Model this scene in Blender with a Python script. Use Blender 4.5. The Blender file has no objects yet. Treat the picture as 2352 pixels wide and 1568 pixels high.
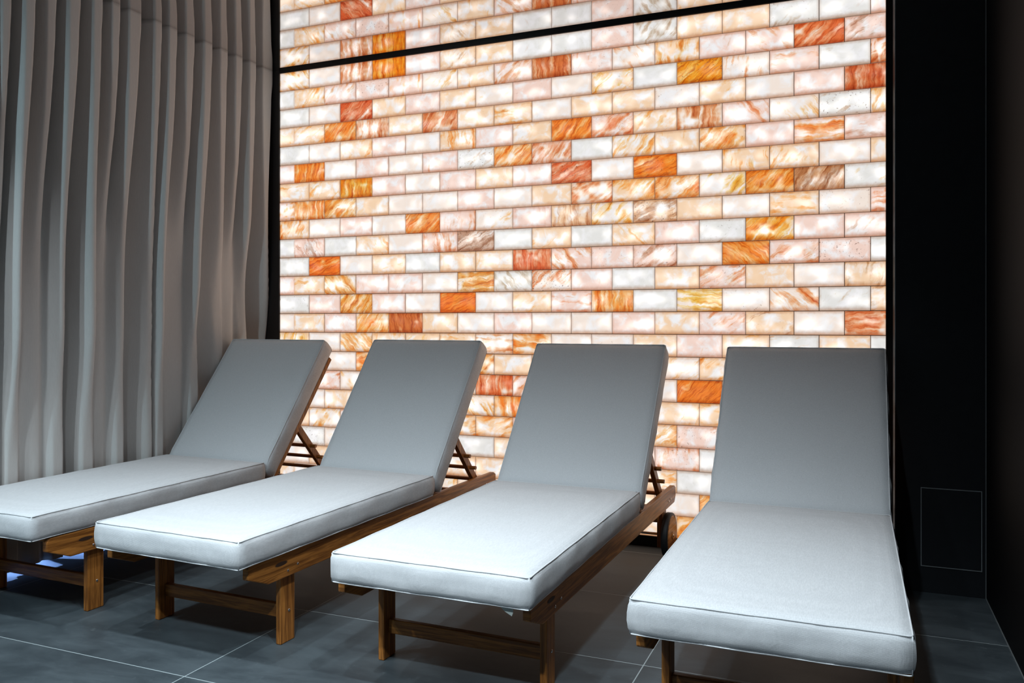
import bpy, bmesh, math, random
from mathutils import Vector, Matrix
random.seed(7)
S = bpy.context.scene
COL = S.collection
R = math.radians

# ---------------------------------------------------------------- camera, world, lights, exposure
F_PX, TH = 1885.0, R(22.65)
cam = bpy.data.cameras.new('camera')
cam_o = bpy.data.objects.new('camera', cam)
COL.objects.link(cam_o)
cam_o.location = (0, 0, 1.0)
cam_o.rotation_euler = (R(90), 0, TH)
cam.sensor_width = 36
cam.lens = 36 * F_PX / 2352
cam.shift_y = -44 / 2352
cam.clip_start = .05
S.camera = cam_o
S.view_settings.view_transform = 'Standard'
S.view_settings.look = 'None'
S.view_settings.exposure = 0
S.view_settings.gamma = 1
S.view_settings.use_curve_mapping = False
world = bpy.data.worlds.new('world')
S.world = world
world.use_nodes = True
world.node_tree.nodes['Background'].inputs[0].default_value = (.5, .65, .8, 1)
world.node_tree.nodes['Background'].inputs[1].default_value = .02

WALL_Y, CEIL, PILLAR_Y, RIGHT_X = 3.62, 2.362, 3.40, .44
BX0, BX1 = -2.874, .117                      # the lit brick panel
CURT_X = -2.955


def spot(name, x, y, tx, ty, watts, size, blend=1.0, col=(.80, .93, 1.0), rad=.03):
    l = bpy.data.lights.new(name, 'SPOT')
    l.energy = watts
    l.spot_size = R(size)
    l.spot_blend = blend
    l.color = col
    l.shadow_soft_size = rad
    o = bpy.data.objects.new(name, l)
    COL.objects.link(o)
    o.location = (x, y, CEIL - .03)
    o.rotation_euler = (Vector((tx, ty, 0)) - o.location).to_track_quat('-Z', 'Y').to_euler()


for i, x in enumerate((-2.51, -1.79, -1.10, -.42)):
    spot('downlight_or_fill', x, 1.20, x, 1.50, (78, 81, 84, 132)[i], (105, 105, 106, 114)[i])
for i, x in enumerate((-2.40, -1.68, -1.0, -.36)):  # front row added as fill to brighten the cushions' front faces
    spot('downlight_or_fill', x, .05, x - .02, 1.10, (60, 60, 66, 112)[i], 72, .5)
# cool spot added beside the curtain to wash its folds
spot('downlight_or_fill', -2.62, .15, -3.14, 2.8, 78, 100, 1.0, (.60, .88, 1.0))
# cool light strip in the ceiling slot behind the curtain, shining straight down
strip = bpy.data.lights.new('slot_light_strip', 'AREA')
strip.shape = 'RECTANGLE'
strip.size, strip.size_y = .16, 3.0
strip.spread = R(24)
strip.energy = 90
strip.color = (.32, .50, 1.0)
strip_o = bpy.data.objects.new('slot_light_strip', strip)
COL.objects.link(strip_o)
strip_o.location = (-3.25, 2.0, CEIL - .01)


# ---------------------------------------------------------------- helpers
def link(name, me, mat=None, parent=None, loc=None):
    me.name = name
    o = bpy.data.objects.new(name, me)
    COL.objects.link(o)
    if mat:
        me.materials.append(mat)
    if parent:
        o.parent = parent
    if loc:
        o.location = loc
    return o


def finish(bm, name, mat, parent=None, smooth=False, loc=None):
    bm.normal_update()
    bmesh.ops.recalc_face_normals(bm, faces=bm.faces)
    me = bpy.data.meshes.new(name)
    bm.to_mesh(me)
    bm.free()
    if smooth:
        for p in me.polygons:
            p.use_smooth = True
    return link(name, me, mat, parent, loc)


def grain_uv(bm, off=None, only=None):
    """UVs in metres, u along the longest side of what is in the mesh"""
    uv = bm.loops.layers.uv.verify()
    vs = [v.co for v in bm.verts]
    ext = [max(v[i] for v in vs) - min(v[i] for v in vs) for i in range(3)]
    ax = ext.index(max(ext))
    o = random.uniform(0, 9)
    for f in bm.faces:
        n = f.normal
        k = max((i for i in range(3) if i != ax), key=lambda i: abs(n[i]))
        w = [i for i in range(3) if i not in (ax, k)][0]
        for l in f.loops:
            l[uv].uv = (l.vert.co[ax] + o, l.vert.co[w] + .37 * k + .5 * o)


def add_box(bm, x0, x1, y0, y1, z0, z1, bev=0):
    vs = [bm.verts.new((x, y, z)) for x in (x0, x1) for y in (y0, y1) for z in (z0, z1)]
    idx = [(0, 1, 3, 2), (4, 6, 7, 5), (0, 4, 5, 1), (2, 3, 7, 6), (0, 2, 6, 4), (1, 5, 7, 3)]
    fs = [bm.faces.new([vs[i] for i in f]) for f in idx]
    if bev:
        es = list({e for f in fs for e in f.edges})
        bmesh.ops.bevel(bm, geom=es, offset=bev, segments=2, profile=.5, affect='EDGES')


def box(name, dims, mat, parent=None, bev=0, uv=True):
    bm = bmesh.new()
    add_box(bm, *dims, bev=bev)
    bm.normal_update()
    if uv:
        grain_uv(bm)
    return finish(bm, name, mat, parent)


def prism_yz(name, poly, x0, x1, mat, parent, bev=.002):
    bm = bmesh.new()
    a = [bm.verts.new((x0, y, z)) for y, z in poly]
    b = [bm.verts.new((x1, y, z)) for y, z in poly]
    bm.faces.new(a)
    bm.faces.new(b[::-1])
    n = len(poly)
    for i in range(n):
        bm.faces.new((a[i], b[i], b[(i + 1) % n], a[(i + 1) % n]))
    bmesh.ops.recalc_face_normals(bm, faces=bm.faces)
    if bev:
        bmesh.ops.bevel(bm, geom=list(bm.edges), offset=bev, segments=2, profile=.5, affect='EDGES')
    bm.normal_update()
    grain_uv(bm)
    return finish(bm, name, mat, parent)


def add_tube(bm, pts, r, n=8, closed=False):
    rings = []
    m = len(pts)
    for i, p in enumerate(pts):
        p = Vector(p)
        if closed:
            t = Vector(pts[(i + 1) % m]) - Vector(pts[i - 1])
        else:
            t = Vector(pts[min(i + 1, m - 1)]) - Vector(pts[max(i - 1, 0)])
        t.normalize()
        up = Vector((0, 0, 1)) if abs(t.z) < .9 else Vector((1, 0, 0))
        a = t.cross(up).normalized()
        b = t.cross(a)
        rings.append([bm.verts.new(p + r * (math.cos(k * 2 * math.pi / n) * a + math.sin(k * 2 * math.pi / n) * b))
                      for k in range(n)])
    for i in range(m if closed else m - 1):
        q, w = rings[i], rings[(i + 1) % m]
        for k in range(n):
            bm.faces.new((q[k], q[(k + 1) % n], w[(k + 1) % n], w[k]))
    if not closed:
        bm.faces.new(rings[0][::-1])
        bm.faces.new(rings[-1])


def lathe_x(bm, prof, cx, cy, cz, n=40):
    """revolve (dx, radius) pairs about a line along X through (cy, cz)"""
    rings = [[bm.verts.new((cx + dx, cy + r * math.cos(2 * math.pi * k / n), cz + r * math.sin(2 * math.pi * k / n)))
              for k in range(n)] for dx, r in prof]
    for a, b in zip(rings, rings[1:]):
        for k in range(n):
            bm.faces.new((a[k], a[(k + 1) % n], b[(k + 1) % n], b[k]))
    bm.faces.new(rings[0])
    bm.faces.new(rings[-1][::-1])


def structure(o):
    o['kind'] = 'structure'
    return o


# ---------------------------------------------------------------- node helper
class NT:
    def __init__(s, name):
        s.m = bpy.data.materials.new(name)
        s.m.use_nodes = True
        s.t = s.m.node_tree
        s.t.nodes.clear()
        s.out = s.t.nodes.new('ShaderNodeOutputMaterial')

    def n(s, typ, ins=None, **kw):
        nd = s.t.nodes.new('ShaderNode' + typ)
        for k, v in kw.items():
            setattr(nd, k, v)
        for k, v in (ins or {}).items():
            if isinstance(v, bpy.types.NodeSocket):
                s.t.links.new(v, nd.inputs[k])
            else:
                nd.inputs[k].default_value = v
        return nd

    def math(s, op, a, b=0.0, c=0.0, clamp=False):
        return s.n('Math', {0: a, 1: b, 2: c}, operation=op, use_clamp=clamp).outputs[0]

    def mix(s, f, a, b, blend='MIX'):
        nd = s.n('Mix', {0: f}, data_type='RGBA', blend_type=blend)
        for k, v in ((6, a), (7, b)):
            if isinstance(v, bpy.types.NodeSocket):
                s.t.links.new(v, nd.inputs[k])
            else:
                nd.inputs[k].default_value = (*v, 1) if len(v) == 3 else v
        return nd.outputs[2]

    def ramp(s, v, lo, hi, a=0.0, b=1.0):
        return s.n('MapRange', {0: v, 1: lo, 2: hi, 3: a, 4: b}, interpolation_type='SMOOTHSTEP').outputs[0]

    def noise(s, vec, scale, detail=3, rough=.5, dist=0.0):
        return s.n('TexNoise', {'Vector': vec, 'Scale': scale, 'Detail': detail, 'Roughness': rough, 'Distortion': dist}).outputs[0]

    def scale(s, vec, xyz):
        return s.n('Mapping', {'Vector': vec, 'Scale': xyz}).outputs[0]

    def done(s, shader):
        s.t.links.new(shader, s.out.inputs[0])
        return s.m

    def pbr(s, col, rough, bump=None, dist=.001, strength=1.0, metal=0.0, spec=.5, extra=None):
        ins = {'Base Color': col if isinstance(col, bpy.types.NodeSocket) else (*col, 1), 'Roughness': rough,
               'Metallic': metal, 'Specular IOR Level': spec}
        if bump is not None:
            ins['Normal'] = s.n('Bump', {'Height': bump, 'Distance': dist, 'Strength': strength}).outputs[0]
        ins.update(extra or {})
        return s.done(s.n('BsdfPrincipled', ins).outputs[0])


def plain(name, col, rough, metal=0.0, spec=.5):
    t = NT(name)
    co = t.n('TexCoord').outputs['Object']
    v = t.noise(co, 30, 3)
    c = t.mix(v, tuple(x * .85 for x in col), tuple(x * 1.12 for x in col))
    return t.pbr(c, rough, metal=metal, spec=spec)


# ---------------------------------------------------------------- materials
def mat_fabric():
    t = NT('cushion_fabric')
    co = t.n('TexCoord').outputs['Object']
    # fine basket weave: two crossing waves
    w1 = t.n('TexWave', {'Vector': co, 'Scale': 190.0, 'Distortion': 1.0, 'Detail': 1.0, 'Detail Scale': 2.0}, bands_direction='X').outputs['Fac']
    w2 = t.n('TexWave', {'Vector': co, 'Scale': 190.0, 'Distortion': 1.0, 'Detail': 1.0, 'Detail Scale': 2.0}, bands_direction='Y').outputs['Fac']
    w3 = t.n('TexWave', {'Vector': co, 'Scale': 190.0, 'Distortion': 1.0, 'Detail': 1.0, 'Detail Scale': 2.0}, bands_direction='Z').outputs['Fac']
    w = t.math('ADD', t.math('ADD', w1, w2), w3)
    thread = t.noise(t.scale(co, (40, 6, 40)), 12, 4, .6)
    c = t.mix(t.ramp(thread, .3, .7), (.50, .505, .52), (.59, .595, .61))
    c = t.mix(t.math('MULTIPLY', w, .10), c, (.36, .37, .39))
    soft = t.noise(co, 9, 2)
    h = t.math('ADD', t.math('MULTIPLY', w, .12), t.math('MULTIPLY', soft, 6.0))
    return t.pbr(c, .92, h, dist=.0016, strength=.45, spec=.2, extra={'Sheen Weight': .12, 'Sheen Roughness': .5})


def mat_piping():
    t = NT('piping_fabric')
    co = t.n('TexCoord').outputs['Object']
    v = t.noise(co, 160, 2)
    return t.pbr(t.mix(v, (.47, .48, .50), (.60, .61, .62)), .9, spec=.2)


def mat_wood(name='acacia_wood', k=1.0):
    t = NT(name)
    uv = t.n('UVMap').outputs[0]
    g = t.noise(t.scale(uv, (3.0, 55, 1)), 1.6, 5, .62, .6)
    fine = t.noise(t.scale(uv, (14, 420, 1)), 1.2, 3, .6)
    c = t.mix(t.ramp(g, .34, .66), tuple(k * x for x in (.165, .056, .011)), tuple(k * x for x in (.45, .175, .036)))
    c = t.mix(t.math('MULTIPLY', t.ramp(fine, .5, .75), .45), c, tuple(k * x for x in (.07, .022, .007)))
    return t.pbr(c, t.math('ADD', t.math('MULTIPLY', fine, .15), .33), fine, dist=.0004, strength=.4, spec=.32)


def mat_brick():
    t = NT('backlit_salt_brick')
    uv = t.n('UVMap', uv_map='grain').outputs[0]
    ed = t.n('SeparateXYZ', {0: t.n('UVMap', uv_map='edge').outputs[0]})
    acc = t.n('Attribute', attribute_name='accent')
    tin = t.n('Attribute', attribute_name='tint')
    amount, speck = acc.outputs['Alpha'], tin.outputs['Alpha']
    # soft cloudy tint, strongest towards the joints
    flat = t.n('UVMap', uv_map='edge').outputs[0]
    place = t.n('VectorMath', {0: flat, 1: t.n('VectorMath', {0: acc.outputs['Color'], 1: (97, 131, 71)}, operation='MULTIPLY').outputs[0]}, operation='ADD').outputs[0]
    cloud = t.noise(uv, 16, 3, .55, .5)
    ay0, ax0 = t.math('ABSOLUTE', ed.outputs[1]), t.math('ABSOLUTE', ed.outputs[0])
    wob0 = t.math('MULTIPLY', t.math('SUBTRACT', t.noise(uv, 24, 2), .5), .9)
    rim = t.math('MAXIMUM', t.ramp(t.math('ADD', ay0, wob0), .45, 1.0), t.ramp(t.math('ADD', ax0, wob0), .70, 1.05))
    tf = t.math('MAXIMUM', t.math('MULTIPLY', t.ramp(cloud, .34, .60), .95), rim)
    c = t.mix(tf, (.985, .975, .985), tin.outputs['Color'])
    # streaks of mineral colour along the grain
    warp = t.noise(uv, 22, 2)
    wv = t.n('VectorMath', {0: uv, 1: t.n('CombineXYZ', {1: t.math('MULTIPLY', warp, .035)}).outputs[0]}, operation='ADD').outputs[0]
    band = t.noise(t.scale(wv, (4.5, 34, 1)), 1.0, 5, .60, .25)
    blot = t.noise(uv, 24, 4, .65)
    band = t.math('ADD', t.math('MULTIPLY', band, .78), t.math('MULTIPLY', blot, .22))
    bn = t.math('ADD', t.math('MULTIPLY', t.math('SUBTRACT', band, .5), 2.1), .5)
    thr = t.math('SUBTRACT', 1.0, amount)
    f = t.math('DIVIDE', t.math('ADD', t.math('SUBTRACT', bn, thr), .16), .50, clamp=True)
    f = t.math('MULTIPLY', f, t.ramp(amount, 0.02, .12))
    # the colour gathers in one part of a block unless there is a lot of it
    loc = t.noise(t.scale(place, (1.0, .55, 1)), 1.15, 2, .5)
    f = t.math('MULTIPLY', f, t.ramp(t.math('ADD', loc, t.math('MULTIPLY', amount, .42)), .54, .74))
    deep = t.noise(t.scale(wv, (9, 70, 1)), 1.3, 4, .6)
    a2 = t.mix(t.ramp(deep, .42, .68), acc.outputs['Color'], t.mix(1.0, acc.outputs['Color'], (.62, .38, .26), 'MULTIPLY'))
    # the colour soaks the light passing through (thicker colour, deeper tone)
    sa = t.n('SeparateColor', {0: a2})
    ch = [t.math('POWER', sa.outputs[k], f) for k in range(3)]
    c = t.mix(1.0, c, t.n('CombineColor', {0: ch[0], 1: ch[1], 2: ch[2]}).outputs[0], 'MULTIPLY')
    # hairline streaks
    hair = t.noise(t.scale(wv, (7, 150, 1)), 1.0, 3, .7)
    hf = t.math('MULTIPLY', t.ramp(hair, .60, .72), t.math('ADD', t.math('MULTIPLY', amount, .45), .02))
    c = t.mix(hf, c, t.mix(1.0, acc.outputs['Color'], (.75, .6, .5), 'MULTIPLY'))
    # pits and inclusions
    pit = t.noise(uv, 105, 3, .65)
    patch = t.noise(uv, 30, 2)
    pf = t.math('MULTIPLY', t.ramp(pit, .60, .67), t.ramp(t.math('ADD', patch, t.math('MULTIPLY', speck, .36)), .56, .70))
    c = t.mix(t.math('MULTIPLY', pf, t.math('ADD', t.math('MULTIPLY', speck, 1.1), .14, 0, True)), c, (.13, .05, .025))
    # light reaching the face: lamps behind the middle of a block, less at the bed joints
    ay = t.math('ABSOLUTE', ed.outputs[1])
    ax = t.math('ABSOLUTE', ed.outputs[0])
    nz = t.noise(uv, 45, 2)
    wob = t.math('MULTIPLY', t.math('SUBTRACT', nz, .5), .22)
    glow = t.math('MULTIPLY', t.ramp(t.math('ADD', ay, wob), .86, .06), t.ramp(t.noise(uv, 10, 1), .38, .80))
    glow = t.math('MULTIPLY', glow, t.math('SUBTRACT', 1.0, t.math('MULTIPLY', f, .9)))
    c = t.mix(t.math('MULTIPLY', glow, .68), c, (1.0, .955, .90))
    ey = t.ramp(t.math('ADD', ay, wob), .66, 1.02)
    under_shade = t.ramp(t.math('ADD', t.math('MULTIPLY', ed.outputs[1], -1.0), wob), .50, 1.05)  # brown lower band: shade of the block undersides put into the colour
    e = t.math('MAXIMUM', t.math('MULTIPLY', ey, .70), under_shade)
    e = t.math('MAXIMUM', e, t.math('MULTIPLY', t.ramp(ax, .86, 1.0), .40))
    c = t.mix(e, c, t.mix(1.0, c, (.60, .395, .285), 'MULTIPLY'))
    jx = t.ramp(t.math('MULTIPLY', t.math('SUBTRACT', 1.0, ax), .098), .0008, .0027, 1.0, 0.0)
    jy = t.ramp(t.math('MULTIPLY', t.math('SUBTRACT', 1.0, ay), .050), .0008, .0024, 1.0, 0.0)
    c = t.mix(t.math('MULTIPLY', t.math('MAXIMUM', jx, jy), .80), c, (.16, .11, .085))
    lum = t.math('ADD', .87, t.math('MULTIPLY', glow, .62))
    em = t.n('Emission', {0: c, 1: lum}).outputs[0]
    bs = t.n('BsdfPrincipled', {'Base Color': t.mix(1.0, c, (.12, .12, .12), 'MULTIPLY'), 'Roughness': .5}).outputs[0]
    return t.done(t.n('AddShader', {0: em, 1: bs}).outputs[0])


def mat_tile():
    t = NT('slate_tile')
    co = t.n('TexCoord').outputs['Object']
    p = t.n('SeparateXYZ', {0: co})
    def cell(v, o, size):
        return t.math('DIVIDE', t.math('SUBTRACT', v, o), size)
    ux, uy = cell(p.outputs[0], -.568, 1.179), cell(p.outputs[1], 1.783, .573)
    def joint(u, size):
        d = t.math('ABSOLUTE', t.math('SUBTRACT', t.math('FRACT', u), .5))
        return t.math('MULTIPLY', t.math('SUBTRACT', .5, d), size)
    jd = t.math('MINIMUM', joint(ux, 1.179), joint(uy, .573))
    j = t.ramp(jd, .0008, .0022, 1.0, 0.0)
    tid = t.n('CombineXYZ', {0: t.math('FLOOR', ux), 1: t.math('FLOOR', uy)}).outputs[0]
    rnd = t.n('TexWhiteNoise', {0: tid}).outputs['Value']
    v2 = t.n('VectorMath', {0: co, 1: t.n('VectorMath', {0: tid, 1: (3.1, 7.7, 0)}, operation='MULTIPLY').outputs[0]}, operation='ADD').outputs[0]
    cl = t.noise(t.scale(v2, (1, 2.2, 1)), 3.5, 6, .6, .4)
    sc = t.noise(v2, 26, 5, .7)
    c = t.mix(t.ramp(cl, .3, .72), (.030, .038, .044), (.064, .078, .087))
    c = t.mix(t.math('MULTIPLY', t.ramp(sc, .58, .78), .4), c, (.13, .15, .16))
    c = t.mix(t.math('MULTIPLY', rnd, .25), c, (.04, .047, .053))
    c = t.mix(j, c, (.30, .34, .35))
    h = t.math('SUBTRACT', t.math('MULTIPLY', sc, .4), t.math('MULTIPLY', j, .8))
    return t.pbr(c, t.math('ADD', .38, t.math('MULTIPLY', cl, .2)), h, dist=.001, strength=.5, spec=.22)


def mat_curtain():
    t = NT('curtain_fabric')
    co = t.n('TexCoord').outputs['Object']
    th = t.noise(t.scale(co, (300, 300, 30)), 1.0, 3, .6)
    big = t.noise(co, 3, 2)
    c = t.mix(th, (.49, .475, .46), (.58, .56, .545))
    c = t.mix(t.math('MULTIPLY', big, .2), c, (.36, .35, .34))
    return t.pbr(c, .85, th, dist=.0006, strength=.3, spec=.25, extra={'Sheen Weight': .15})


M_FAB, M_PIPE, M_WOOD = mat_fabric(), mat_piping(), mat_wood()
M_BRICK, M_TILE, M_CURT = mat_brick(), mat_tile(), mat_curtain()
M_BLACK = plain('black_matt_panel', (.012, .0135, .016), .6, spec=.12)
M_DEEP = plain('deep_black_wall', (.0035, .004, .005), .6, spec=.06)
M_TRIM = plain('black_trim', (.004, .004, .005), .35, spec=.4)
M_EDGE = plain('brushed_edge', (.20, .22, .23), .4, metal=.3)
M_CHROME = plain('steel_screw', (.75, .73, .70), .22, metal=1.0)
M_RUBBER = plain('black_rubber', (.008, .008, .009), .6)
M_MORTAR = plain('joint_mortar', (.10, .075, .06), .9)
M_TAG = plain('care_tag_cloth', (.52, .56, .53), .9, spec=.2)
M_DARKWALL = plain('dark_wall_paint', (.05, .055, .06), .8)


def mat_mirror():
    t = NT('gloss_stretch_ceiling')
    co = t.n('TexCoord').outputs['Object']
    h = t.noise(co, 1.3, 1)
    return t.pbr((.80, .775, .765), .015, h, dist=.0025, strength=.25, metal=1.0)


M_MIRROR = mat_mirror()

# ---------------------------------------------------------------- room shell
LX, FY = -3.42, -2.6
structure(box('floor', (LX - .1, RIGHT_X + .1, FY - .1, WALL_Y + .15, -.08, 0), M_TILE))
structure(box('ceiling', (LX - .1, RIGHT_X + .1, FY - .1, WALL_Y + .15, CEIL, CEIL + .06), M_MIRROR))
structure(box('wall_right', (RIGHT_X, RIGHT_X + .1, FY, WALL_Y + .15, 0, CEIL), M_DEEP))
structure(box('wall_front', (LX, RIGHT_X, FY - .1, FY, 0, CEIL), M_DARKWALL))
structure(box('pillar', (.141, RIGHT_X, PILLAR_Y, WALL_Y + .15, 0, CEIL), M_BLACK, bev=.0015))
structure(box('wall_left', (LX - .1, LX, FY, WALL_Y + .15, 0, CEIL), M_DARKWALL))

# black frame round the bricks
structure(box('trim_1', (LX, BX0, WALL_Y - .006, WALL_Y + .15, 0, CEIL), M_TRIM))
structure(box('trim_2', (BX1, .141, WALL_Y - .004, WALL_Y + .15, 0, CEIL), M_TRIM))
structure(box('trim_3', (BX0, BX1, WALL_Y - .004, WALL_Y + .15, CEIL - .015, CEIL), M_TRIM))
structure(box('baseboard_back', (BX0, BX1, WALL_Y - .004, WALL_Y + .15, 0, .047), M_TRIM))
# pillar corner's edge highlight built as a bright strip; another along the far corner
structure(box('trim_highlight', (.1392, .1425, PILLAR_Y - .0012, PILLAR_Y + .002, 0, CEIL), M_EDGE))
structure(box('trim_5', (RIGHT_X - .0022, RIGHT_X, PILLAR_Y - .0022, PILLAR_Y, 0, CEIL), M_EDGE))
structure(box('baseboard_right', (RIGHT_X - .003, RIGHT_X, FY, PILLAR_Y - .003, 0, .003), M_EDGE))

# ---------------------------------------------------------------- brick wall
ACC = dict(o=(1.0, .29, .035), r=(.80, .20, .055), a=(1.0, .36, .018), n=(.50, .28, .15), p=(.92, .56, .46), g=(.55, .52, .54))
TIN = dict(W=(1.0, .86, .76), C=(1.0, .70, .45), P=(.98, .71, .61), G=(.87, .86, .83))
ANG = dict(h=0, v=90, d=52, b=-50, f=20, s=35)
# one word per block: tint, accent colour, pattern, amount 0-9, then s and 0-9 for pits
ROWS = {
 0: 'Wob4 W Prv5 Cav7 Pgd1 Cnd3 Cah2 G Gnv1 Pph1s3 Gnd4 Cov2 Cpd1 Gns2s3 G Prs2',
 1: 'G Cod3 Prd3s1 Prv2s5 Pov3 Wod3 Cov2s1 Prd4 Grv8 Prv2s2 Wrb3 Cov4 Pnd1s1 Prb3 Wrs8 Pns4s2',
 2: 'Gnv1 Woh1 Prs7s5 Cov2 Ppd1 Coh2 Wod2 Pph1s1 W Cas3s2 G Was8s5 Wrv3s2 Prh3 Gnh2 Prs5',
 3: 'Coh2 Cos3 Cod6 Wrv5 Cod1 Wrd6 C Coh3 W Cod1 Cod2 Wns1s2 Cod2 W Ppv1 Prv7s4',
 4: 'Gns1s2 Woh1s1 Cod2s1 Pph1s2 W Cov4 Pod1 Cos2s1 Wod8 Prs5s3 Cod3 Wrv6 Prb3 Wob3s1 Gns2s6 Wod5',
 5: 'Pnd1 Wov8 Wpb1 Ppv1 W Prv2 Gns3s5 Wod6 Prd5 Gnd1 Wod4 Cov2 Cod5s3 Ppv1 Poh5 Pnh3',
 6: 'Coh2 Cos3s2 Cav7 Ppd1 W Ppv1s2 Cov1 Pov1 Prs7s5 Wov2 Cof8s4 Wos1s1 Cov3 Cod3 W Cof2',
 7: 'Pof4s2 Wov6s2 Wod6s1 Cod1 W Wpd1 Ppv1 Wpd1 Cod1 Wrs6s2 Cod5 Cos5s3 Wad4 Wod7 Cnd6s1 Gos2',
 8: 'Cod4 W Pnd2 Wpv1 Wos7s2 Prv4 Wos2s2 Ppv2 Cnv4 Wad4 Cns5s6 C Wof1 Coh3 Wps2s3 Prh4',
 9: 'Gov1 Pnb4s5 Gnd1s1 Cob3 W Prv4 Wns6s6 G Cos2s1 Gnv1 Cob3 Ppv2 Gns2s3 Wad6s1 Ppv1 Pnd3',
 10: 'Gnv2 Cof8 Wpv1 Cof2s1 Gpv1 Cnv2 Cod2 Wrv7s1 Prb4 Pos1s3 Pns4s4 W Wob7 Prs3s3 Pns2s5 Gnh1',
 11: 'Pnv1s3 Coh3 Wob5s1 Ppv2 Pnd2s1 Woh1 Woh6s3 Gnb4 Wrs5s7 Ppv1 Gns1s1 Cov1 Prs4s4 C W Cnv3',
 12: 'God1s3 Prd1 Wod6s2 Ppv1s1 W Cof9 Wnv1 Cos3s1 Prh3 Wov6s2 Gpv1s1 Wah4 Wns1s3 Wrb4 Gnd2 Cnf3',
 13: 'W Cof1s2 Ppv1s3 Wod5 Wrv9s1 Cov1 Wpb1 Ppd2s1 W W Prb2 Cod1 Prs3 Cns3s1 W Wrh6s1',
 14: 'Cav4 W Wob5s2 Cov3 Cad2 Coh3 Wrh4s1 Coh5 W Wns1s2 Cod1 Prd2 Coh2 Grh2 Cof2 G',
 15: 'Cod2 W W Cof6 W Coh3 Wod5 Cod1s1 Cov3 Wod2 Cod3 Wod3 Cod4 W Cod2 P',
 16: 'Cov2 Prs3 Wob3 Coh4 Wns2s3 Wod4 Wrv7 Prd3 Cod2 Wov4 Wov1 Wod9 Coh3 W Prs3 Cov3',
 17: 'Pov2 W Cov2 Wob4 Cov2 Wns1s2 Wob4 Wov6 Cod2 W Wod2 Cod2 Coh3 W Cov2 Pod3',
 18: 'Cod2 Wod4 Pod3 Cov4 Coh2 Cof4 Cof4s1 Prv4 Cod2 Wos3s2 Cos4s2 Prs3s4 Wov2 Cod3 W Cov2',
 19: 'Wns1s3 Gns1s5 Wod3 W Cov2 W Gnd1 Cof2 W Cod3 Prv3 Prv4s4 Gns1s1 W Cod2 P',
 20: 'W Coh3 Cod2s1 Cos2s2 Woh4 Cos1s3 C W Cod2 Cov2 Coh3s1 Gnd1 Wos3 C Cov3 W',
 21: 'Cov3 Wod2 Coh4 Pod2 W Cov2 Cod3 Wov3 Cod2 P Cov2 W Wos6s2 Coh2 Cod3 W',
 22: 'Cod2 W Cov3 Pod2 Coh2 W Cov3 Cod2 P Cov2 Cof1 Cos5s2 Cos4s1 C W Cov3',
}


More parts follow.
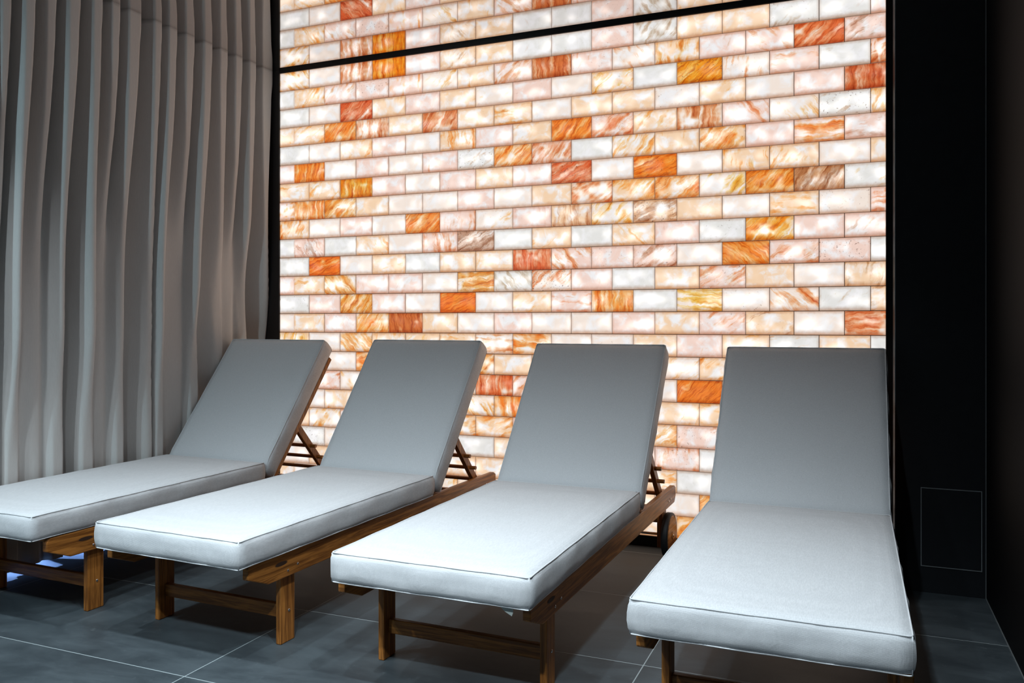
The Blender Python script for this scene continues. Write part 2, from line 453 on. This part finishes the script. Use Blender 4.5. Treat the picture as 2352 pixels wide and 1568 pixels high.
def build_bricks():
    H, W = .1, .1959
    G = .0012
    z_top = CEIL - .015
    verts, faces, uvg, uve, ca, ct = [], [], [], [], [], []
    rnd = random.Random(11)
    for k in range(23):
        words = ROWS[k].split()
        first = .98 if k % 2 == 0 else .48
        xs = [BX0] + [BX0 + W * (first + i) for i in range(15)] + [BX1]
        z1 = z_top - H * k
        z0 = z1 - H
        for i in range(16):
            x0, x1 = xs[i], xs[i + 1]
            if x1 - x0 < .01:
                continue
            wd = words[i] if i < len(words) else 'W'
            tint = list(TIN[wd[0]])
            acc, ang, amt, sp = ACC['p'], rnd.choice((90, 52, -50, 20)), .04 + .10 * rnd.random(), .05 * rnd.random()
            if len(wd) >= 4:
                acc, ang, amt = ACC[wd[1]], ANG[wd[2]], int(wd[3]) / 9
                amt = .04 + .86 * amt
                if wd[2] == 's':
                    sp = .25
                if len(wd) > 4:
                    sp = int(wd[5]) / 9
            if len(wd) == 1 and wd == 'C':
                acc, amt = ACC['o'], .14
            ang = R(ang + rnd.uniform(-9, 9))
            acc = [min(1, c * rnd.uniform(.88, 1.08)) for c in acc]
            ox, oy = rnd.uniform(0, 40), rnd.uniform(0, 40)
            yf = WALL_Y + rnd.uniform(-.0018, .0006)
            b = .0016
            cx, cz, hw, hh = (x0 + x1) / 2, (z0 + z1) / 2, (x1 - x0) / 2, H / 2
            base = len(verts)
            def ring(ix, y):
                return [(x0 + ix, y, z0 + ix), (x1 - ix, y, z0 + ix), (x1 - ix, y, z1 - ix), (x0 + ix, y, z1 - ix)]
            v = ring(G + b, yf) + ring(G, yf + b) + ring(G, WALL_Y + .02)
            verts += v
            fl = [(0, 1, 2, 3)]
            for s in (0, 4):
                for q in range(4):
                    fl.append((s + q, s + 4 + q, s + 4 + (q + 1) % 4, s + (q + 1) % 4))
            for f in fl:
                faces.append([base + j for j in f])
                for j in f:
                    px, pz = v[j][0] - cx, v[j][2] - cz
                    uvg.append((px * math.cos(ang) + pz * math.sin(ang) + ox, -px * math.sin(ang) + pz * math.cos(ang) + oy))
                    uve.append((px / hw, pz / hh))
                    ca.append((*acc, amt))
                    ct.append((*tint, sp))
    nb = len(faces)
    base = len(verts)
    verts += [(BX0, WALL_Y + .012, .047), (BX1, WALL_Y + .012, .047), (BX1, WALL_Y + .012, z_top), (BX0, WALL_Y + .012, z_top),
              (BX0, WALL_Y + .15, .047), (BX1, WALL_Y + .15, .047), (BX1, WALL_Y + .15, z_top), (BX0, WALL_Y + .15, z_top)]
    for f in ((0, 1, 2, 3), (5, 4, 7, 6)):
        faces.append([base + j for j in f])
        for j in f:
            uvg.append((0, 0)); uve.append((0, 0)); ca.append((0, 0, 0, 0)); ct.append((0, 0, 0, 0))
    me = bpy.data.meshes.new('wall_back')
    me.from_pydata(verts, [], faces)
    for nm, data in (('grain', uvg), ('edge', uve)):
        l = me.uv_layers.new(name=nm)
        l.data.foreach_set('uv', [c for p in data for c in p])
    for nm, data in (('accent', ca), ('tint', ct)):
        a = me.attributes.new(nm, 'FLOAT_COLOR', 'CORNER')
        a.data.foreach_set('color', [c for p in data for c in p])
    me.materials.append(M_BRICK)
    me.materials.append(M_MORTAR)
    me.polygons.foreach_set('material_index', [0] * nb + [1] * (len(faces) - nb))
    me.update()
    o = bpy.data.objects.new('wall_back', me)
    COL.objects.link(o)
    structure(o)


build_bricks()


# ---------------------------------------------------------------- curtain
def build_curtain():
    def y_at(px, X):
        u = (px - 1176) / F_PX
        z = X / (u * math.cos(TH) - math.sin(TH))
        return (u * math.sin(TH) + math.cos(TH)) * z
    sm = lambda e0, e1, v: (lambda t: t * t * (3 - 2 * t))(max(0, min(1, (v - e0) / (e1 - e0))))
    # each fold as it hangs: image column at the heading and near the floor, depth at both
    F = [(67, 47, .052, .060), (116, 100, .040, .004), (167, 150, .048, .042), (222, 224, .048, .058), (264, 254, .044, -.004),
         (303, 290, .044, .034), (362, 355, .044, .024), (394, 378, .044, .052), (433, 428, .044, -.006), (475, 457, .048, .058),
         (511, 517, .044, .020), (546, 545, .044, -.004), (578, 577, .044, .058), (607, 622, .040, .050)]
    folds = [(a, b, p, q) for a, b, p, q in F]
    while folds[0][0] > -420:
        a, b, p, q = folds[0]
        d = random.uniform(46, 60) * (1 - a / 900)
        folds.insert(0, (a - d, b - d * random.uniform(.8, 1.2), .046, .058 if q < .03 else .02))
    y_end = WALL_Y - .008
    push = lambda z: .078 * (1 - sm(.4, 1.9, z))

    def profile(z):
        w = sm(CEIL - 1.30, CEIL - .12, z)
        hd = sm(CEIL - .16, CEIL - .05, z)
        R_ = []
        for a, b, p, q in folds:
            am = q + (p - q) * w
            R_.append((y_at(b + (a - b) * w, CURT_X + max(am, .03) - push(z)) - .013, am))
        R_.append((y_end + .10, .04))
        pts = []
        for (ya, aa), (yb, ab) in zip(R_, R_[1:]):
            pts.append((ya, aa))
            big = min(1, max(0, (min(aa, ab) - .004) / .035))
            dep = -.012 - (.105 - .035 * w) * big
            fr = .36 + .34 * w + .10 * hd
            pts.append((ya + fr * (yb - ya), dep))
        pts.append(R_[-1])
        return pts

    def shape(pts, y, w):
        if y <= pts[0][0]:
            return pts[0][1]
        for (a, p), (b, q) in zip(pts, pts[1:]):
            if y <= b:
                t = (y - a) / (b - a)
                if p < q:                               # valley to ridge: the face of a fold, then its rounded crest
                    return q + (p - q) * sm(.12 - .12 * w, 1.0, 1 - t)
                return p + (q - p) * sm(.05 + .45 * w, 1.0, t)
        return pts[-1][1]

    y0, y1, dy = .2, y_end, .004
    ny = int((y1 - y0) / dy)
    zs = [.034 + i * .05 for i in range(30)]
    z = zs[-1]
    while z < CEIL + .003:
        z += .018
        zs.append(min(z, CEIL + .004))
    verts, faces = [], []
    for j, z in enumerate(zs):
        pts = profile(z)
        wz = sm(CEIL - 1.1, CEIL - .06, z)
        for i in range(ny + 1):
            y = y0 + (y1 - y0) * i / ny
            lean = .007 * math.sin(y * 7.3 + .9 * z) + .003 * math.sin(1.6 * z + y * 19)
            yy = y + lean * sm(CEIL - .2, CEIL - 1.2, z)
            v = shape(pts, yy, wz)
            X = CURT_X + v - push(z)
            if y < 3.58:                                # the nearest lounger presses into the cloth
                ztop = .42 + .56 * max(0, min(1, (y - 2.93) / .43))
                lim = -3.022 + .0137 * (y - 1.83)
                k = sm(ztop + .60, ztop, z) * sm(1.60, 1.86, y) * sm(3.58, 3.40, y)
                if X > lim:
                    X += (lim - X) * k
            verts.append((X, y, z))
    n1 = ny + 1
    for j in range(len(zs) - 1):
        for i in range(ny):
            a = j * n1 + i
            faces.append((a, a + n1, a + n1 + 1, a + 1))
    me = bpy.data.meshes.new('curtain')
    me.from_pydata(verts, [], faces)
    for p in me.polygons:
        p.use_smooth = True
    o = link('curtain', me, M_CURT)
    md = o.modifiers.new('thickness', 'SOLIDIFY')
    md.thickness = .003
    md.offset = -1
    o['label'] = 'floor-length grey-beige pinch-pleat curtain hanging along the side wall'
    o['category'] = 'curtain'


build_curtain()


# ---------------------------------------------------------------- access panel in the pillar
ap = bpy.data.objects.new('access_panel', None)
COL.objects.link(ap)
ap.location = (.327, PILLAR_Y, .096)
ap['label'] = 'small black access hatch with thin metal edge low on the black pillar'
ap['category'] = 'access panel'
box('door', (-.0945, .0945, -.002, .004, .0045, .2875), M_BLACK, ap, bev=.0006)
bm = bmesh.new()
for d in ((-.100, -.097, 0, .292), (.097, .100, 0, .292), (-.097, .097, 0, .003), (-.097, .097, .289, .292)):
    add_box(bm, d[0], d[1], -.003, .004, d[2], d[3])
grain_uv(bm)
finish(bm, 'frame', M_EDGE, ap)


# ---------------------------------------------------------------- sun loungers
HT, CW, SL, TK, BL = .381, .582, 1.121, .086, .684


def cushion_mesh(lx, ly, lz, r, seed, bulge=.007, cells=.03):
    """soft rounded slab, x centred, y from 0, z from 0 (top at lz)"""
    rn = random.Random(seed)
    ph = [rn.uniform(0, 6.28) for _ in range(8)]
    bm = bmesh.new()
    nx, ny, nz = max(4, int(lx / cells)), max(4, int(ly / cells)), 5
    def grid(f, na, nb):
        vs = [[bm.verts.new(f(-1 + 2 * i / na, -1 + 2 * j / nb)) for j in range(nb + 1)] for i in range(na + 1)]
        for i in range(na):
            for j in range(nb):
                bm.faces.new((vs[i][j], vs[i + 1][j], vs[i + 1][j + 1], vs[i][j + 1]))
    grid(lambda a, b: (a, b, 1), nx, ny)
    grid(lambda a, b: (a, b, -1), nx, ny)
    grid(lambda a, b: (a, 1, b), nx, nz)
    grid(lambda a, b: (a, -1, b), nx, nz)
    grid(lambda a, b: (1, a, b), ny, nz)
    grid(lambda a, b: (-1, a, b), ny, nz)
    bmesh.ops.remove_doubles(bm, verts=bm.verts, dist=1e-5)
    hx, hy, hz = lx / 2, ly / 2, lz / 2
    for v in bm.verts:
        u, w, t = v.co
        # pull the outermost rows in so the rounding gets its own loops
        p = Vector((u * hx, w * hy, t * hz))
        q = Vector((max(-hx + r, min(hx - r, p.x)), max(-hy + r, min(hy - r, p.y)), max(-hz + r, min(hz - r, p.z))))
        d = p - q
        if d.length > 1e-7:
            p = q + d.normalized() * r if d.length > r else p
        fu, fw, ft = 1 - u ** 2, 1 - w ** 2, 1 - t ** 2
        p.z += (bulge if t > 0 else -.002) * (1 - (1 - fu) ** 3) * (1 - (1 - fw) ** 3) * abs(t)
        side = ft
        if abs(w) > .999:
            p.y += w * side * (.003 + .0022 * math.sin(u * 9 + ph[0]) + .0014 * math.sin(u * 23 + t * 2 + ph[1]))
        if abs(u) > .999:
            p.x += u * side * (.003 + .0022 * math.sin(w * 14 + ph[2]) + .0014 * math.sin(w * 37 + t * 2 + ph[3]))
        # the lower edge sags a little between the slats
        if t < 0:
            p.z += -t * .0018 * math.sin(w * 17 + u * 6 + ph[4])
        v.co = (p.x, p.y + hy, p.z + hz)
    return bm


def piping_mesh(lx, ly, lz, r=.0020):
    bm = bmesh.new()
    hx = lx / 2
    c = .012
    k0 = .0036
    for z in (lz - k0, k0):
        pts = []
        for (cx, cy, a0) in ((hx - c, c, -90), (hx - c, ly - c, 0), (-hx + c, ly - c, 90), (-hx + c, c, 180)):
            for k in range(5):
                a = R(a0 + k * 22.5)
                pts.append((cx + (c - k0) * math.cos(a), cy + (c - k0) * math.sin(a), z))
        dense = []
        for a, b in zip(pts, pts[1:] + pts[:1]):
            n = max(1, int((Vector(a) - Vector(b)).length / .05))
            for k in range(n):
                q = Vector(a).lerp(Vector(b), k / n)
                dense.append(q + Vector((0, 0, .0006 * math.sin(q.x * 40 + q.y * 31))))
        add_tube(bm, dense, r if z > .01 else r * .8, 6, closed=True)
    for sx in (-1, 1):
        for y in (k0 + .0008, ly - k0 - .0008):
            add_tube(bm, [(sx * (hx - k0 - .0008), y, .004 + (lz - .008) * k / 4) for k in range(5)], r * .7, 6)
    return bm


def tilt(bm, alpha, y, z, s0):
    """lay the back section on its slope: top face passes through (y, z)"""
    d, n = Vector((0, math.cos(alpha), math.sin(alpha))), Vector((0, -math.sin(alpha), math.cos(alpha)))
    for v in bm.verts:
        s, t = v.co.y - s0, v.co.z - TK
        p = Vector((v.co.x, y, z)) + d * s + n * t
        if p.y < y - .004 and s < .06:
            p.y += .8 * (y - .004 - p.y)
        v.co = p


def screw(parent, x, y, z, sx, r=.0042):
    bm = bmesh.new()
    lathe_x(bm, [(0, r), (sx * .0012, r), (sx * .0022, r * .75), (sx * .0024, r * .3)], x, y, z, 12)
    finish(bm, 'screw', M_CHROME, parent, smooth=True)


def make_lounger(x, y, rot, alpha, xo, turn, seed, label, tags=()):
    root = bpy.data.objects.new('sun_lounger', None)
    COL.objects.link(root)
    root.location = (x, y, 0)
    root.rotation_euler = (0, 0, rot)
    root['label'] = label
    root['category'] = 'sun lounger'
    root['group'] = 'wooden sun loungers in a row before the lit brick wall'
    P = root
    top = HT - TK                                       # .295: rails and slats carry the cushion
    # side rails
    poly = [(.062, .250), (.062, top - .012), (.074, top - .0006), (1.700, top - .0006), (1.722, top - .012), (1.722, .248), (1.698, .222), (.150, .214)]
    for s in (-1, 1):
        a, b = sorted((s * .290, s * .268))
        rail = prism_yz('side_rail', poly, xo + a, xo + b, M_WOOD, P, bev=.003)
        for sy, sz in ((.236, .234), (.282, .243), (1.585, .248), (1.618, .252)):
            screw(rail, xo + s * .290, sy, sz, s)
        bm = bmesh.new()                                # dark oval plate near the foot end, recess shade put into its colour
        n = 24
        ov = [(.205 + .030 * math.cos(2 * math.pi * k / n), .262 + .0070 * math.sin(2 * math.pi * k / n)) for k in range(n)]
        va = [bm.verts.new((xo + s * .2903, q, w)) for q, w in ov]
        vb = [bm.verts.new((xo + s * .2880, .205 + (q - .205) * .82, .262 + (w - .262) * .7)) for q, w in ov]
        for k in range(n):
            bm.faces.new((va[k], va[(k + 1) % n], vb[(k + 1) % n], vb[k]))
        bm.faces.new(vb)
        vc = [bm.verts.new((xo + s * .2906, .205 + (q - .205) * .9, .262 + (w - .262) * .86)) for q, w in ov]
        bm.faces.new(vc)
        grain_uv(bm)
        finish(bm, 'grip_recess', M_RECESS, rail)
        # front leg: an upright board inside the rail
        a, b = sorted((s * .2675, s * .2475))
        lg = prism_yz('leg', [(.230, 0), (.230, .280), (.296, .280), (.296, 0)], xo + a, xo + b, M_WOOD, P, bev=.003)
        screw(lg, xo + s * .2675, .268, .098, s, .0048)
        a, b = sorted((s * .262, s * .240))
        prism_yz('rear_leg', [(1.585, .050), (1.585, .284), (1.650, .284), (1.672, .090), (1.655, .050)], xo + a, xo + b, M_WOOD, P, bev=.002)
        # wheel: wooden disc with a rubber tyre
        bm = bmesh.new()
        lathe_x(bm, [(-s * .012, .083), (s * .012, .083), (s * .0145, .080), (s * .0145, .018), (s * .018, .016), (s * .018, .002)], xo + s * .2815, 1.632, .0948, 44)
        grain_uv(bm)
        wh = finish(bm, 'wheel', M_WOOD, P)
        bm = bmesh.new()
        lathe_x(bm, [(-s * .015, .080), (-s * .015, .092), (-s * .010, .0946), (s * .008, .0946), (s * .0125, .092), (s * .0125, .0825)], xo + s * .2815, 1.632, .0948, 44)
        finish(bm, 'tyre', M_RUBBER, wh, smooth=True)
        screw(wh, xo + s * .2995, 1.632, .0948, s, .006)
    # stretchers
    box('stretcher', (xo - .2475, xo + .2475, .254, .274, .074, .116), M_WOOD, P, bev=.003)
    box('rear_stretcher', (xo - .240, xo + .240, 1.592, 1.614, .152, .222), M_WOOD, P, bev=.003)
    bm = bmesh.new()
    add_tube(bm, [(xo - .27, 1.632, .0948), (xo + .27, 1.632, .0948)], .006, 10)
    finish(bm, 'axle', M_CHROME, P, smooth=True)
    # seat slats (one slatted deck)
    bm = bmesh.new()
    for k in range(12):
        yy = .086 + k * .086
        add_box(bm, xo - .2678, xo + .2678, yy, yy + .056, top - .020, top - .002)
    bm.normal_update()
    for f in bm.faces:
        pass
    grain_uv(bm)
    finish(bm, 'seat_slats', M_WOOD, P)
    # backrest frame behind the back cushion
    d, n = Vector((0, math.cos(alpha), math.sin(alpha))), Vector((0, -math.sin(alpha), math.cos(alpha)))
    o0 = Vector((0, SL, HT)) - n * (TK + .001)
    def slab(bm, x0, x1, s0, s1, t0, t1):
        q = []
        for X in (x0, x1):
            for s, t in ((s0, t0), (s1, t0), (s1, t1), (s0, t1)):
                p = o0 + d * s + n * t
                q.append(bm.verts.new((X, p.y, p.z)))
        for f in ((0, 1, 2, 3), (7, 6, 5, 4), (0, 4, 5, 1), (1, 5, 6, 2), (2, 6, 7, 3), (3, 7, 4, 0)):
            bm.faces.new([q[i] for i in f])
    bx = .268
    for s in (-1, 1):
        bm = bmesh.new()
        a, b = sorted((s * bx, s * (bx - .034)))
        slab(bm, xo + a + .009, xo + b + .009, -.020, BL - .045, -.022, 0)
        bmesh.ops.recalc_face_normals(bm, faces=bm.faces)
        bmesh.ops.bevel(bm, geom=list(bm.edges), offset=.002, segments=2, affect='EDGES', profile=.5)
        bm.normal_update()
        grain_uv(bm)
        finish(bm, 'back_stile', M_WOOD, P)
    bm = bmesh.new()
    for k in range(7):
        s0 = .02 + k * .088
        slab(bm, xo - .225, xo + .243, s0, s0 + .058, -.020, -.004)
    bmesh.ops.recalc_face_normals(bm, faces=bm.faces)
    bm.normal_update()
    grain_uv(bm)
    finish(bm, 'back_slats', M_WOOD, P)
    # prop: two struts joined by three dowels
    prop = bpy.data.objects.new('prop_stand', None)
    COL.objects.link(prop)
    prop.parent = P
    A, B = Vector((0, 1.352, .522)), Vector((0, 1.607, .240))
    dd = (B - A).normalized()
    nn = Vector((0, dd.z, -dd.y))
    for s in (-1, 1):
        bm = bmesh.new()
        x0, x1 = sorted((s * .236, s * .256))
        q = []
        for X in (x0, x1):
            for p in (A - nn * .017, B - nn * .017, B + nn * .017, A + nn * .017):
                q.append(bm.verts.new((xo + X + .006, p.y, p.z)))
        for f in ((0, 1, 2, 3), (7, 6, 5, 4), (0, 4, 5, 1), (1, 5, 6, 2), (2, 6, 7, 3), (3, 7, 4, 0)):
            bm.faces.new([q[i] for i in f])
        bmesh.ops.recalc_face_normals(bm, faces=bm.faces)
        bmesh.ops.bevel(bm, geom=list(bm.edges), offset=.002, segments=2, affect='EDGES', profile=.5)
        bm.normal_update()
        grain_uv(bm)
        finish(bm, 'strut', M_WOOD, prop)
    for yy, zz in ((1.463, .404), (1.518, .343), (1.572, .281)):
        bm = bmesh.new()
        e = .288 if zz > .3 else .262
        add_tube(bm, [(xo - e, yy, zz), (xo + e, yy, zz)], .0085, 12)
        grain_uv(bm)
        finish(bm, 'dowel', M_WOOD, prop, smooth=False)
    for ch in root.children:                            # the timber frame stands a touch askew under its cushion
        ch.rotation_euler = (0, 0, turn)
    # cushions
    L1 = SL - .010
    bm = cushion_mesh(CW, L1, TK, .012, seed)
    seat = finish(bm, 'seat_cushion', M_FAB, P, smooth=True)
    seat.location = (0, 0, top)
    pp = finish(piping_mesh(CW, L1, TK), 'piping', M_PIPE, seat, smooth=True)
    s0 = .040
    bm = cushion_mesh(CW, BL + s0, TK, .012, seed + 50, bulge=.004)
    tilt(bm, alpha, SL, HT, s0)
    back = finish(bm, 'back_cushion', M_FAB, P, smooth=True)
    bm = piping_mesh(CW, BL + s0, TK)
    tilt(bm, alpha, SL, HT, s0)
    finish(bm, 'piping', M_PIPE, back, smooth=True)
    for tx, tw, th_, sk in tags:
        bm = bmesh.new()
        y0 = .012
        poly = [(tx - tw / 2, top + .002), (tx + tw / 2, top + .002), (tx + tw / 2 - .002, top - th_ * .6), (tx + tw / 2 - .006 + sk, top - th_), (tx - tw * .1, top - th_ * .55)]
        va = [bm.verts.new((a, y0 + .25 * (top - b), b)) for a, b in poly]
        vb = [bm.verts.new((a, y0 + .0012 + .25 * (top - b), b)) for a, b in poly]
        bm.faces.new(va)
        bm.faces.new(vb[::-1])
        for k in range(5):
            bm.faces.new((va[k], vb[k], vb[(k + 1) % 5], va[(k + 1) % 5]))
        t = finish(bm, 'care_tag', M_TAG, seat)
        t.location = (0, 0, -top)
        t['label'] = 'pale care tag hanging under the foot end'
    return root


M_RECESS = plain('recess_shadow_wood', (.03, .012, .006), .6)
make_lounger(-2.715, 1.8294, -.0137, .9000, -.005, -.012, 1,
             'light grey cushioned wooden sun lounger closest to the curtain, its foot end cut off')
make_lounger(-1.8944, 1.8482, -.0285, .9090, -.020, -.004, 2,
             'light grey cushioned wooden sun lounger second along from the curtain', [(.205, .030, .006, 0)])
make_lounger(-1.0176, 1.8566, -.0013, .8841, -.022, -.017, 3,
             'third grey-cushioned wooden sun lounger from the curtain, pale care tag hanging under its foot end', [(.222, .038, .022, 0)])
make_lounger(-.1800, 1.8034, .0006, .8761, .003, 0, 4,
             'light grey cushioned wooden sun lounger beside the black pillar, fourth from the curtain')
